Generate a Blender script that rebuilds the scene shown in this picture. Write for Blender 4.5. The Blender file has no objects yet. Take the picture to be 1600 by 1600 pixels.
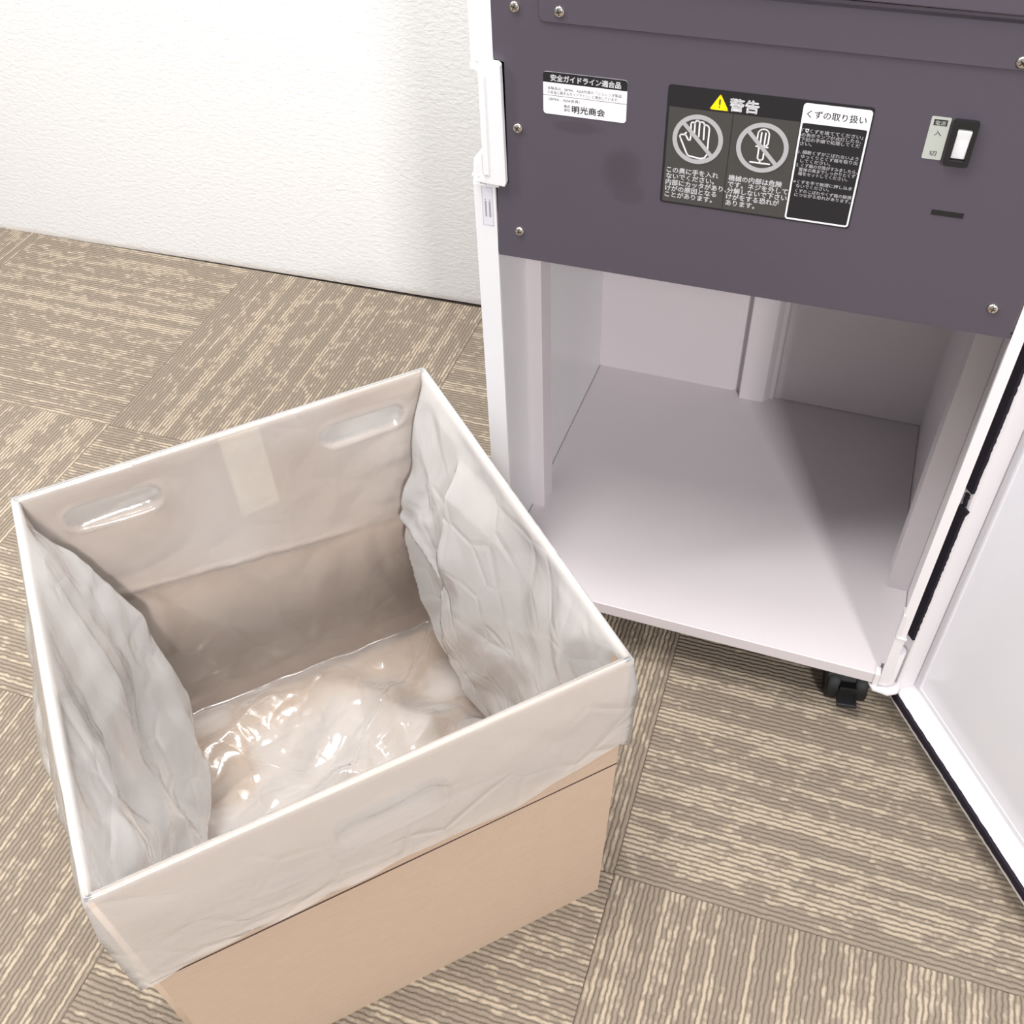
import bpy, bmesh, math, random
import numpy as np
from mathutils import Vector, Matrix
C = bpy.context.scene.collection
SC = bpy.context.scene

# ------------------------------------------------------------------ camera
CAM = (1.08768, -1.06495, 1.09983)
YAW, PIT, ROLL, FPX = -0.358327, 0.798342, -0.04784, 1595.13
def camera():
    f = Vector((math.sin(YAW)*math.cos(PIT), math.cos(YAW)*math.cos(PIT), -math.sin(PIT)))
    r = Vector((math.cos(YAW), -math.sin(YAW), 0)); u = r.cross(f)
    c, s = math.cos(ROLL), math.sin(ROLL)
    r2 = c*r + s*u; u2 = -s*r + c*u
    cd = bpy.data.cameras.new('camera'); cd.sensor_width = 36; cd.sensor_height = 36
    cd.lens = FPX/1600*36; cd.clip_start = 0.02
    o = bpy.data.objects.new('camera', cd); C.objects.link(o)
    M = Matrix((r2, u2, -f)).transposed().to_4x4(); M.translation = Vector(CAM)
    o.matrix_world = M; SC.camera = o
camera()

# ------------------------------------------------------------------ light
w = bpy.data.worlds.new('world'); SC.world = w; w.use_nodes = True
w.node_tree.nodes['Background'].inputs[0].default_value = (0.95, 0.965, 1.0, 1)
w.node_tree.nodes['Background'].inputs[1].default_value = 0.45
def area(name, loc, tgt, sx, sy, power, col):
    l = bpy.data.lights.new(name, 'AREA'); l.shape = 'RECTANGLE'; l.size = sx; l.size_y = sy
    l.energy = power; l.color = col
    o = bpy.data.objects.new(name, l); C.objects.link(o); o.location = loc
    o.rotation_euler = (Vector(tgt)-Vector(loc)).to_track_quat('-Z', 'Y').to_euler()
# ceiling lights of the room (all above the picture): one over the cabinet front, one row behind the camera, one to the left; plus an added fill at the right
area('ceiling_light_over', (0.60, -0.66, 2.45), (0.60, -0.66, 0), 0.35, 1.2, 44, (1.0, 0.985, 0.955))
area('fill_light_right', (1.75, -0.36, 2.45), (0.6, -0.6, 0.2), 0.35, 1.2, 26, (1.0, 0.985, 0.955))  # added fill that brightens the bag's left sheet, not a known fixture
area('ceiling_light_front', (2.68, -3.50, 2.4), (0.9, -0.2, 0.2), 0.40, 0.7, 104, (1.0, 0.975, 0.97))
area('ceiling_light_left', (-1.1, -1.2, 2.45), (0.2, -0.1, 0), 0.35, 1.2, 42, (1.0, 0.995, 0.99))
SC.view_settings.view_transform = 'Standard'; SC.view_settings.look = 'None'
SC.view_settings.gamma = 1.0; SC.view_settings.use_curve_mapping = False
SC.view_settings.exposure = 0.16

# ------------------------------------------------------------------ materials
def lin(c):
    return tuple(((x/255)/12.92 if x/255 <= 0.04045 else ((x/255+0.055)/1.055)**2.4) for x in c)+(1,)
class NT:
    def __init__(s, name):
        s.m = bpy.data.materials.new(name); s.m.use_nodes = True
        s.t = s.m.node_tree; s.n = s.t.nodes; s.p = s.n['Principled BSDF']; s.out = s.n['Material Output']
    def add(s, typ, **kw):
        n = s.n.new(typ)
        for k, v in kw.items():
            if k.startswith('_'): n.inputs[k[1:]].default_value = v
            else: setattr(n, k, v)
        return n
    def link(s, a, b): s.t.links.new(a, b)
    def math(s, op, a, b=None, c=None):
        n = s.n.new('ShaderNodeMath'); n.operation = op
        for i, x in enumerate((a, b, c)):
            if x is None: continue
            if isinstance(x, (int, float)): n.inputs[i].default_value = x
            else: s.link(x, n.inputs[i])
        return n.outputs[0]
    def mix(s, f, a, b):
        n = s.n.new('ShaderNodeMix'); n.data_type = 'RGBA'
        for i, x in ((0, f), (6, a), (7, b)):
            if isinstance(x, (int, float, tuple)): n.inputs[i].default_value = x
            else: s.link(x, n.inputs[i])
        return n.outputs[2]
def plain(name, col, rough=0.5, metal=0.0, spec=0.5, bump=0.0, bscale=400, coat=0):
    t = NT(name); t.p.inputs['Roughness'].default_value = rough; t.p.inputs['Metallic'].default_value = metal
    t.p.inputs['Specular IOR Level'].default_value = spec
    if coat: t.p.inputs['Coat Weight'].default_value = coat
    tc = t.add('ShaderNodeTexCoord')
    no = t.add('ShaderNodeTexNoise', _Scale=7.0, _Detail=4.0); t.link(tc.outputs['Object'], no.inputs['Vector'])
    a = lin(col); b = tuple(x*0.94 for x in a[:3])+(1,)
    t.link(t.mix(no.outputs['Fac'], a, b), t.p.inputs['Base Color'])
    if bump:
        n2 = t.add('ShaderNodeTexNoise', _Scale=bscale, _Detail=3.0); t.link(tc.outputs['Object'], n2.inputs['Vector'])
        bp = t.add('ShaderNodeBump', _Strength=bump, _Distance=0.001); t.link(n2.outputs['Fac'], bp.inputs['Height'])
        t.link(bp.outputs['Normal'], t.p.inputs['Normal'])
    return t.m

M_white = plain('white_painted_steel', (226, 222, 224), 0.32, bump=0.03, bscale=500)
M_inner = plain('white_painted_interior', (212, 205, 208), 0.45, bump=0.04, bscale=600)
M_gloss = plain('white_moulded_plastic', (219, 218, 220), 0.2)
M_door = plain('white_door_enamel', (221, 220, 225), 0.22)
M_black = plain('black_plastic', (22, 22, 23), 0.45)
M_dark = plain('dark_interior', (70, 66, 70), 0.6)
M_rubber = plain('black_rubber', (15, 15, 16), 0.6)
M_screw = plain('chrome_plated_steel', (215, 208, 198), 0.18, 1.0)
M_slot = plain('screw_recess_shade', (60, 55, 52), 0.5, 0.6)
M_lblack = plain('label_black', (27, 26, 31), 0.42)
M_lgrey = plain('label_dark_grey', (64, 62, 60), 0.45)
M_lwhite = plain('label_white', (232, 231, 234), 0.4)
M_lring = plain('label_ring_grey', (168, 167, 169), 0.45)
M_lyellow = plain('label_yellow', (250, 222, 8), 0.4)
M_ltext = plain('label_print_black', (40, 38, 42), 0.5)
M_lgreen = plain('label_grey_green', (176, 180, 172), 0.45)
M_silver = plain('label_silver', (208, 207, 214), 0.35)
M_felt = plain('charcoal_felt', (44, 40, 48), 0.95, spec=0.1, bump=1.0, bscale=900)
M_tape = plain('pale_paper_tape', (216, 199, 176), 0.6)
M_gap = plain('dark_underlay', (58, 48, 40), 0.9)

def panel_mat():
    t = NT('plum_grey_painted_steel'); p = t.p
    tc = t.add('ShaderNodeTexCoord'); ob = tc.outputs['Object']
    sx = t.add('ShaderNodeSeparateXYZ'); t.link(ob, sx.inputs[0])
    n = t.add('ShaderNodeTexNoise', _Scale=22.0, _Detail=5.0); t.link(ob, n.inputs['Vector'])
    def blob(cx, cz, rx, rz):
        a = t.math('DIVIDE', t.math('SUBTRACT', sx.outputs[0], cx), rx)
        b = t.math('DIVIDE', t.math('SUBTRACT', sx.outputs[2], cz), rz)
        d = t.math('ADD', t.math('MULTIPLY', a, a), t.math('MULTIPLY', b, b))
        d = t.math('ADD', d, t.math('MULTIPLY', t.math('SUBTRACT', n.outputs['Fac'], .5), 2.2))
        mr = t.add('ShaderNodeMapRange'); mr.interpolation_type = 'SMOOTHSTEP'
        t.link(d, mr.inputs[0]); mr.inputs[1].default_value = 1.0; mr.inputs[2].default_value = 0.1
        return mr.outputs[0]
    d = t.math('MAXIMUM', blob(0.142, 0.682, 0.02, 0.024), t.math('MULTIPLY', blob(0.105, 0.713, 0.03, 0.006), .9))
    d = t.math('MAXIMUM', d, t.math('MULTIPLY', blob(0.150, 0.662, 0.016, 0.012), .7))
    n2 = t.add('ShaderNodeTexNoise', _Scale=5.0, _Detail=2.0); t.link(ob, n2.inputs['Vector'])
    base = t.mix(n2.outputs['Fac'], lin((77, 70, 81)), lin((73, 67, 76)))
    t.link(t.mix(t.math('MULTIPLY', d, .55), base, lin((58, 53, 56))), p.inputs['Base Color'])
    p.inputs['Roughness'].default_value = 0.5
    n3 = t.add('ShaderNodeTexNoise', _Scale=1500.0, _Detail=2.0); t.link(ob, n3.inputs['Vector'])
    b = t.add('ShaderNodeBump', _Strength=0.25, _Distance=0.0005); t.link(n3.outputs['Fac'], b.inputs['Height'])
    t.link(b.outputs['Normal'], p.inputs['Normal'])
    return t.m
M_panel = panel_mat()

def wall_mat():
    t = NT('embossed_white_wallpaper'); p = t.p
    tc = t.add('ShaderNodeTexCoord')
    mp = t.add('ShaderNodeMapping'); mp.inputs['Scale'].default_value = (1.0, 1.0, 1.9)
    t.link(tc.outputs['Object'], mp.inputs['Vector'])
    n = t.add('ShaderNodeTexNoise', _Scale=85.0, _Detail=3.0, _Roughness=0.6); n.inputs['Distortion'].default_value = 0.5
    t.link(mp.outputs[0], n.inputs['Vector'])
    b = t.add('ShaderNodeBump', _Strength=0.34, _Distance=0.004); t.link(n.outputs['Fac'], b.inputs['Height'])
    t.link(b.outputs['Normal'], p.inputs['Normal'])
    sx = t.add('ShaderNodeSeparateXYZ'); t.link(tc.outputs['Object'], sx.inputs[0])
    n2 = t.add('ShaderNodeTexNoise', _Scale=30.0, _Detail=5.0); t.link(tc.outputs['Object'], n2.inputs['Vector'])
    # browner towards the bottom edge, a little unevenly
    mr = t.add('ShaderNodeMapRange'); t.link(t.math('ADD', sx.outputs[2], t.math('MULTIPLY', n2.outputs['Fac'], .012)), mr.inputs[0])
    mr.inputs[1].default_value = 0.018; mr.inputs[2].default_value = 0.004
    t.link(t.mix(t.math('MULTIPLY', mr.outputs[0], .5), lin((218, 218, 218)), lin((186, 170, 152))), p.inputs['Base Color'])
    p.inputs['Roughness'].default_value = 0.6
    return t.m
M_wall = wall_mat()

def carpet_mat():
    t = NT('looped_pile_carpet'); p = t.p
    tc = t.add('ShaderNodeTexCoord'); ob = tc.outputs['Object']
    oi = t.add('ShaderNodeObjectInfo')
    sx = t.add('ShaderNodeSeparateXYZ'); t.link(ob, sx.inputs[0])
    PITCH = 0.0058
    off = t.math('MULTIPLY', oi.outputs['Random'], 37.0)
    wob = t.add('ShaderNodeTexNoise', _Scale=95.0, _Detail=3.0); t.link(ob, wob.inputs['Vector'])
    y2 = t.math('ADD', sx.outputs[1], t.math('MULTIPLY', t.math('SUBTRACT', wob.outputs['Fac'], .5), .0048))
    r = t.math('DIVIDE', y2, PITCH)
    k = t.math('FLOOR', r); fr = t.math('SUBTRACT', r, k)
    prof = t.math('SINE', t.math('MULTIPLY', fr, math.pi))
    kk = t.math('ADD', k, off)
    def vec(a, b, c=0.0):
        cb = t.add('ShaderNodeCombineXYZ')
        for i, x in enumerate((a, b, c)):
            if isinstance(x, (int, float)): cb.inputs[i].default_value = x
            else: t.link(x, cb.inputs[i])
        return cb.outputs[0]
    def noise(v, sc, det=1.0):
        n = t.add('ShaderNodeTexNoise', _Scale=sc, _Detail=det); t.link(v, n.inputs['Vector']); return n.outputs['Fac']
    vx = t.math('ADD', sx.outputs[0], off)
    wn = t.add('ShaderNodeTexWhiteNoise', noise_dimensions='1D'); t.link(kk, wn.inputs['W'])
    a = noise(vec(0.3, kk, off), 0.15, 0.0)                     # bands of rows
    b = noise(vec(vx, t.math('MULTIPLY', kk, .012), off), 17.0, 0.0)                     # bands across the rows
    c = noise(vec(t.math('MULTIPLY', vx, 78.0), t.math('MULTIPLY', kk, 5.3), 0.0), 1.0, 2.0)   # each row's own run
    def ridge(v, k): return t.math('MAXIMUM', t.math('SUBTRACT', 1.0, t.math('MULTIPLY', t.math('ABSOLUTE', t.math('SUBTRACT', v, .5)), k)), 0.0)
    s = t.math('ADD', t.math('MULTIPLY', ridge(a, 9.0), .46), t.math('MULTIPLY', ridge(b, 8.0), .40))
    s = t.math('ADD', t.math('SUBTRACT', s, .33), t.math('MULTIPLY', t.math('SUBTRACT', c, .5), 1.35))
    s = t.math('ADD', s, t.math('MULTIPLY', t.math('SUBTRACT', wn.outputs['Value'], .5), .42))
    mr = t.add('ShaderNodeMapRange'); mr.interpolation_type = 'SMOOTHSTEP'; t.link(s, mr.inputs[0])
    mr.inputs[1].default_value = -0.12; mr.inputs[2].default_value = 0.28
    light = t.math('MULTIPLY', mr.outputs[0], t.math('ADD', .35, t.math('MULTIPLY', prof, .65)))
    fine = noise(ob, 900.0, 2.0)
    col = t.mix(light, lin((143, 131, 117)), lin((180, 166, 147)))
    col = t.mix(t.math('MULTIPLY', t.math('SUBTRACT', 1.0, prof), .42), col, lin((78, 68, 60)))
    hs = t.add('ShaderNodeHueSaturation'); t.link(col, hs.inputs['Color'])
    t.link(t.math('ADD', .77, t.math('MULTIPLY', fine, .5)), hs.inputs['Value'])
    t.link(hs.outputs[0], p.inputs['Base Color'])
    p.inputs['Roughness'].default_value = 0.95; p.inputs['Specular IOR Level'].default_value = 0.1
    # loops: each row is a string of small bumps
    lp = noise(vec(t.math('MULTIPLY', sx.outputs[0], 260.0), t.math('MULTIPLY', kk, 3.1), 0.0), 1.0, 1.0)
    h = t.math('MULTIPLY', t.math('POWER', prof, .7), t.math('ADD', .6, t.math('MULTIPLY', lp, .6)))
    h = t.math('ADD', h, t.math('MULTIPLY', light, .2))
    h = t.math('ADD', h, t.math('MULTIPLY', fine, .25))
    bp = t.add('ShaderNodeBump', _Strength=0.8, _Distance=0.0022); t.link(h, bp.inputs['Height'])
    t.link(bp.outputs['Normal'], p.inputs['Normal'])
    return t.m
M_carpet = carpet_mat()

def board_mat():
    t = NT('kraft_cardboard'); p = t.p
    tc = t.add('ShaderNodeTexCoord'); ob = tc.outputs['Object']
    mp = t.add('ShaderNodeMapping'); mp.inputs['Scale'].default_value = (1, 1, 3.0); t.link(ob, mp.inputs['Vector'])
    n = t.add('ShaderNodeTexNoise', _Scale=45.0, _Detail=6.0, _Roughness=0.65); t.link(mp.outputs[0], n.inputs['Vector'])
    n2 = t.add('ShaderNodeTexNoise', _Scale=4.0, _Detail=3.0); t.link(ob, n2.inputs['Vector'])
    n3 = t.add('ShaderNodeTexNoise', _Scale=420.0, _Detail=3.0); t.link(ob, n3.inputs['Vector'])
    f = t.math('ADD', t.math('MULTIPLY', n.outputs['Fac'], .6), t.math('MULTIPLY', n3.outputs['Fac'], .4))
    col = t.mix(f, lin((176, 153, 132)), lin((204, 182, 162)))
    col = t.mix(t.math('MULTIPLY', n2.outputs['Fac'], .35), col, lin((186, 160, 140)))
    t.link(col, p.inputs['Base Color'])
    p.inputs['Roughness'].default_value = 0.75; p.inputs['Specular IOR Level'].default_value = 0.25
    b = t.add('ShaderNodeBump', _Strength=0.15, _Distance=0.001); t.link(n.outputs['Fac'], b.inputs['Height'])
    t.link(b.outputs['Normal'], p.inputs['Normal'])
    return t.m
M_board = board_mat()
M_line = plain('dark_brown_print', (72, 50, 46), 0.7)

def film_mat():
    t = NT('frosted_polythene_film'); nt = t
    t.n.remove(t.p)
    tc = t.add('ShaderNodeTexCoord'); ob = tc.outputs['Object']
    n = t.add('ShaderNodeTexNoise', _Scale=35.0, _Detail=4.0, _Roughness=0.6); n.inputs['Distortion'].default_value = 1.2
    t.link(ob, n.inputs['Vector'])
    v = t.add('ShaderNodeTexVoronoi', feature='DISTANCE_TO_EDGE', _Scale=16.0); t.link(ob, v.inputs['Vector'])
    mr = t.add('ShaderNodeMapRange'); t.link(v.outputs['Distance'], mr.inputs[0]); mr.inputs[2].default_value = 0.09
    mk = t.add('ShaderNodeTexNoise', _Scale=9.0, _Detail=1.0); t.link(ob, mk.inputs['Vector'])
    mk2 = t.add('ShaderNodeMapRange'); t.link(mk.outputs['Fac'], mk2.inputs[0]); mk2.inputs[1].default_value = .45; mk2.inputs[2].default_value = .65
    h = t.math('ADD', t.math('MULTIPLY', n.outputs['Fac'], .5), t.math('MULTIPLY', t.math('MULTIPLY', mr.outputs[0], mk2.outputs[0]), .9))
    bp = t.add('ShaderNodeBump', _Strength=0.15, _Distance=0.006); t.link(h, bp.inputs['Height'])
    la = t.add('ShaderNodeAttribute', attribute_name='layers')     # how many plies of film lie together: gusseted sides are folded double
    lw = t.add('ShaderNodeLayerWeight', _Blend=0.5)
    cosv = t.math('MAXIMUM', t.math('SUBTRACT', 1.0, lw.outputs['Facing']), 0.06)
    # a thin scattering film: the longer the path through it, the less passes straight through
    hz = t.math('SUBTRACT', 1.0, t.math('POWER', 2.718, t.math('DIVIDE', t.math('MULTIPLY', la.outputs['Fac'], -0.25), cosv)))
    tr = t.add('ShaderNodeBsdfTransparent'); tr.inputs[0].default_value = (.985, .982, .975, 1)
    df = t.add('ShaderNodeBsdfDiffuse'); df.inputs[0].default_value = (.975, .975, .982, 1)
    tl = t.add('ShaderNodeBsdfTranslucent'); tl.inputs[0].default_value = (.975, .972, .975, 1)
    gl = t.add('ShaderNodeBsdfGlossy'); gl.inputs['Roughness'].default_value = 0.17
    for x in (df, tl, gl): t.link(bp.outputs['Normal'], x.inputs['Normal'])
    m1 = t.add('ShaderNodeMixShader', _Fac=0.45); t.link(df.outputs[0], m1.inputs[1]); t.link(tl.outputs[0], m1.inputs[2])
    m2 = t.add('ShaderNodeMixShader'); t.link(hz, m2.inputs[0]); t.link(tr.outputs[0], m2.inputs[1]); t.link(m1.outputs[0], m2.inputs[2])
    fr = t.add('ShaderNodeFresnel', _IOR=1.5); t.link(bp.outputs['Normal'], fr.inputs['Normal'])
    m3 = t.add('ShaderNodeMixShader'); t.link(t.math('MINIMUM', t.math('MULTIPLY', fr.outputs[0], 1.9), .8), m3.inputs[0])
    t.link(m2.outputs[0], m3.inputs[1]); t.link(gl.outputs[0], m3.inputs[2])
    t.link(m3.outputs[0], t.out.inputs[0])
    return t.m
M_film = film_mat()

# ------------------------------------------------------------------ helpers
def link(name, me, mat, parent=None, loc=None):
    o = bpy.data.objects.new(name, me); C.objects.link(o)
    if mat is not None and not me.materials: me.materials.append(mat)
    if parent: o.parent = parent
    if loc: o.location = loc
    return o
def obj(name, bm, mat, parent=None, smooth=False, loc=None):
    me = bpy.data.meshes.new(name); bmesh.ops.recalc_face_normals(bm, faces=bm.faces)
    bm.to_mesh(me); bm.free()
    if smooth:
        for p in me.polygons: p.use_smooth = True
        me.set_sharp_from_angle(angle=math.radians(35))
    return link(name, me, mat, parent, loc)
def thing(name, label, cat, loc=(0, 0, 0), rotz=0.0):
    o = bpy.data.objects.new(name, None); C.objects.link(o); o.location = loc; o.rotation_euler = (0, 0, rotz)
    o.empty_display_size = 0.05; o['label'] = label; o['category'] = cat
    return o
def box(bm, x0, x1, y0, y1, z0, z1, bev=0.0, seg=2):
    v = [bm.verts.new((x, y, z)) for x in (x0, x1) for y in (y0, y1) for z in (z0, z1)]
    fs = [bm.faces.new([v[i] for i in q]) for q in ((0,1,3,2),(4,6,7,5),(0,4,5,1),(2,3,7,6),(0,2,6,4),(1,5,7,3))]
    bmesh.ops.recalc_face_normals(bm, faces=fs)
    if bev:
        bmesh.ops.bevel(bm, geom=list({e for f in fs for e in f.edges}), offset=bev, segments=seg, affect='EDGES', profile=0.5)
def prism(bm, pts, a0, a1, axis='z', bev=0.0):
    """closed polygon extruded along an axis; pts are the two other coordinates in order"""
    def mk(p, a):
        return {'z': (p[0], p[1], a), 'y': (p[0], a, p[1]), 'x': (a, p[0], p[1])}[axis]
    lo = [bm.verts.new(mk(p, a0)) for p in pts]; hi = [bm.verts.new(mk(p, a1)) for p in pts]
    n = len(pts); fs = [bm.faces.new(lo), bm.faces.new(hi)]
    for i in range(n): fs.append(bm.faces.new((lo[i], lo[(i+1) % n], hi[(i+1) % n], hi[i])))
    bmesh.ops.recalc_face_normals(bm, faces=fs)
    if bev:
        bmesh.ops.bevel(bm, geom=list({e for f in fs for e in f.edges}), offset=bev, segments=2, affect='EDGES', profile=0.5)
def cyl(bm, c, r, h, axis='z', n=24, r2=None, bev=0.0):
    r2 = r if r2 is None else r2
    pts = [(math.cos(2*math.pi*i/n), math.sin(2*math.pi*i/n)) for i in range(n)]
    def mk(x, y, a):
        return {'z': (c[0]+x, c[1]+y, c[2]+a), 'y': (c[0]+x, c[1]+a, c[2]+y), 'x': (c[0]+a, c[1]+x, c[2]+y)}[axis]
    lo = [bm.verts.new(mk(r*x, r*y, 0)) for x, y in pts]; hi = [bm.verts.new(mk(r2*x, r2*y, h)) for x, y in pts]
    fs = [bm.faces.new(lo), bm.faces.new(hi)]
    for i in range(n): fs.append(bm.faces.new((lo[i], lo[(i+1) % n], hi[(i+1) % n], hi[i])))
    bmesh.ops.recalc_face_normals(bm, faces=fs)
    if bev: bmesh.ops.bevel(bm, geom=list({e for f in fs[:2] for e in f.edges}), offset=bev, segments=2, affect='EDGES', profile=0.5)
def rrect(x0, x1, z0, z1, r, n=5):
    pts = []
    for cx, cz, a in ((x1-r, z1-r, 0), (x0+r, z1-r, 90), (x0+r, z0+r, 180), (x1-r, z0+r, 270)):
        for i in range(n+1):
            t = math.radians(a+90*i/n); pts.append((cx+r*math.cos(t), cz+r*math.sin(t)))
    return pts
def plate(pts, y0, y1):
    bm = bmesh.new(); prism(bm, pts, y0, y1, 'y'); return bm
def outline(polys, thick):
    """2D polygons (outer and holes) filled and extruded; returns a mesh in the xz plane, y from -thick to thick"""
    cu = bpy.data.curves.new('tmp', 'CURVE'); cu.dimensions = '2D'; cu.fill_mode = 'BOTH'; cu.extrude = thick
    for pts in polys:
        sp = cu.splines.new('POLY'); sp.points.add(len(pts)-1); sp.use_cyclic_u = True
        for p, q in zip(sp.points, pts): p.co = (q[0], q[1], 0, 1)
    return curve_mesh(cu)
def curve_mesh(cu):
    o = bpy.data.objects.new('tmp', cu); C.objects.link(o)
    dg = bpy.context.evaluated_depsgraph_get(); dg.update()
    me = bpy.data.meshes.new_from_object(o.evaluated_get(dg)); me.materials.clear()
    bpy.data.objects.remove(o); bpy.data.curves.remove(cu)
    me.transform(Matrix.Rotation(math.pi/2, 4, 'X'))
    return me
def stroke(lines, wd, y, thick=0.00008):
    """round-ended strokes of a pictogram, laid flat on the label"""
    bm = bmesh.new()
    for ln in lines:
        for (x0, z0), (x1, z1) in zip(ln[:-1], ln[1:]):
            d = Vector((x1-x0, z1-z0)); L = d.length
            if L < 1e-7: continue
            a0 = math.atan2(d.y, d.x); pts = []
            for cx, cz, s in ((x1, z1, -90), (x0, z0, 90)):
                for i in range(7):
                    t = a0+math.radians(s+30*i); pts.append((cx+wd/2*math.cos(t), cz+wd/2*math.sin(t)))
            prism(bm, pts, y-thick, y, 'y')
    return bm
def text(name, rows, size, mat, parent, y, bold=0.0, wfix=None, stretch=1.0):
    """rows: (string, x, z of the baseline); wfix squeezes each row to a width"""
    bm = bmesh.new()
    for s, x, z, wd in rows:
        cu = bpy.data.curves.new('tmp', 'FONT'); cu.body = s; cu.size = 1.0; cu.resolution_u = 2
        me = curve_mesh(cu)
        xs = [v.co.x for v in me.vertices]
        if not xs: continue
        k = (wd/(max(xs)-min(xs))) if wd else size*stretch
        me.transform(Matrix.Translation((x-min(xs)*k, y, z)) @ Matrix.Diagonal((k, 1, size, 1)))
        b = bold*size
        for q, (dx, dz) in enumerate([(0, 0)] if not bold else [(-b, 0), (b, 0), (0, b), (0, -b)]):   # heavier strokes
            m2 = me.copy(); m2.transform(Matrix.Translation((dx, 0, dz))); bm.from_mesh(m2); bpy.data.meshes.remove(m2)
        bpy.data.meshes.remove(me)
    me = bpy.data.meshes.new(name); bm.to_mesh(me); bm.free()
    for p in me.polygons: 
        if p.normal.y > 0: p.flip()
    return link(name, me, mat, parent)

# ------------------------------------------------------------------ room
def room():
    bm = bmesh.new(); box(bm, -3.0, 4.0, -3.5, 0.47, -0.05, -0.0065)
    fl = obj('floor', bm, M_gap); fl['kind'] = 'structure'
    rnd = random.Random(4); T = 0.5; X0, Y0 = 0.0, -0.06215
    def tile_mesh(w_, h_):
        bm = bmesh.new(); g = 0.0001
        box(bm, -w_/2+g, w_/2-g, -h_/2+g, h_/2-g, -0.0065, 0, 0.0007, 2)
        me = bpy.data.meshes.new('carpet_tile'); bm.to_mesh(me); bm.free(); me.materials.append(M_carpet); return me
    full = tile_mesh(T, T); cut = tile_mesh(T, 0.490); cutr = tile_mesh(0.490, T)
    for i in range(-4, 5):
        for j in range(-5, 1):
            odd = (i+(-j)) % 2 == 1
            xx = X0+i*T+T/2; yy = Y0+j*T+T/2
            me = full
            if j == 0: me = cut if odd else cutr; yy = Y0+0.245
            o = link('carpet_tile', me, None, fl, (xx, yy, 0))
            o.rotation_euler = (0, 0, (0 if odd else math.pi/2) + (math.pi if rnd.random() < .5 else 0))
    bm = bmesh.new(); box(bm, -3.0, 4.0, 0, 0.1, -0.002, 2.6)
    wl = obj('wall_back', bm, M_wall); wl['kind'] = 'structure'
    wl.location = (0, 0.43422, 0); wl.rotation_euler = (0, 0, math.atan(0.01022))
    bm = bmesh.new(); box(bm, -3.0, 4.0, 0.004, 0.04, -0.0065, -0.002)
    tr = obj('trim_1', bm, M_gap); tr['kind'] = 'structure'
    tr.location = wl.location; tr.rotation_euler = wl.rotation_euler
room()

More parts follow.
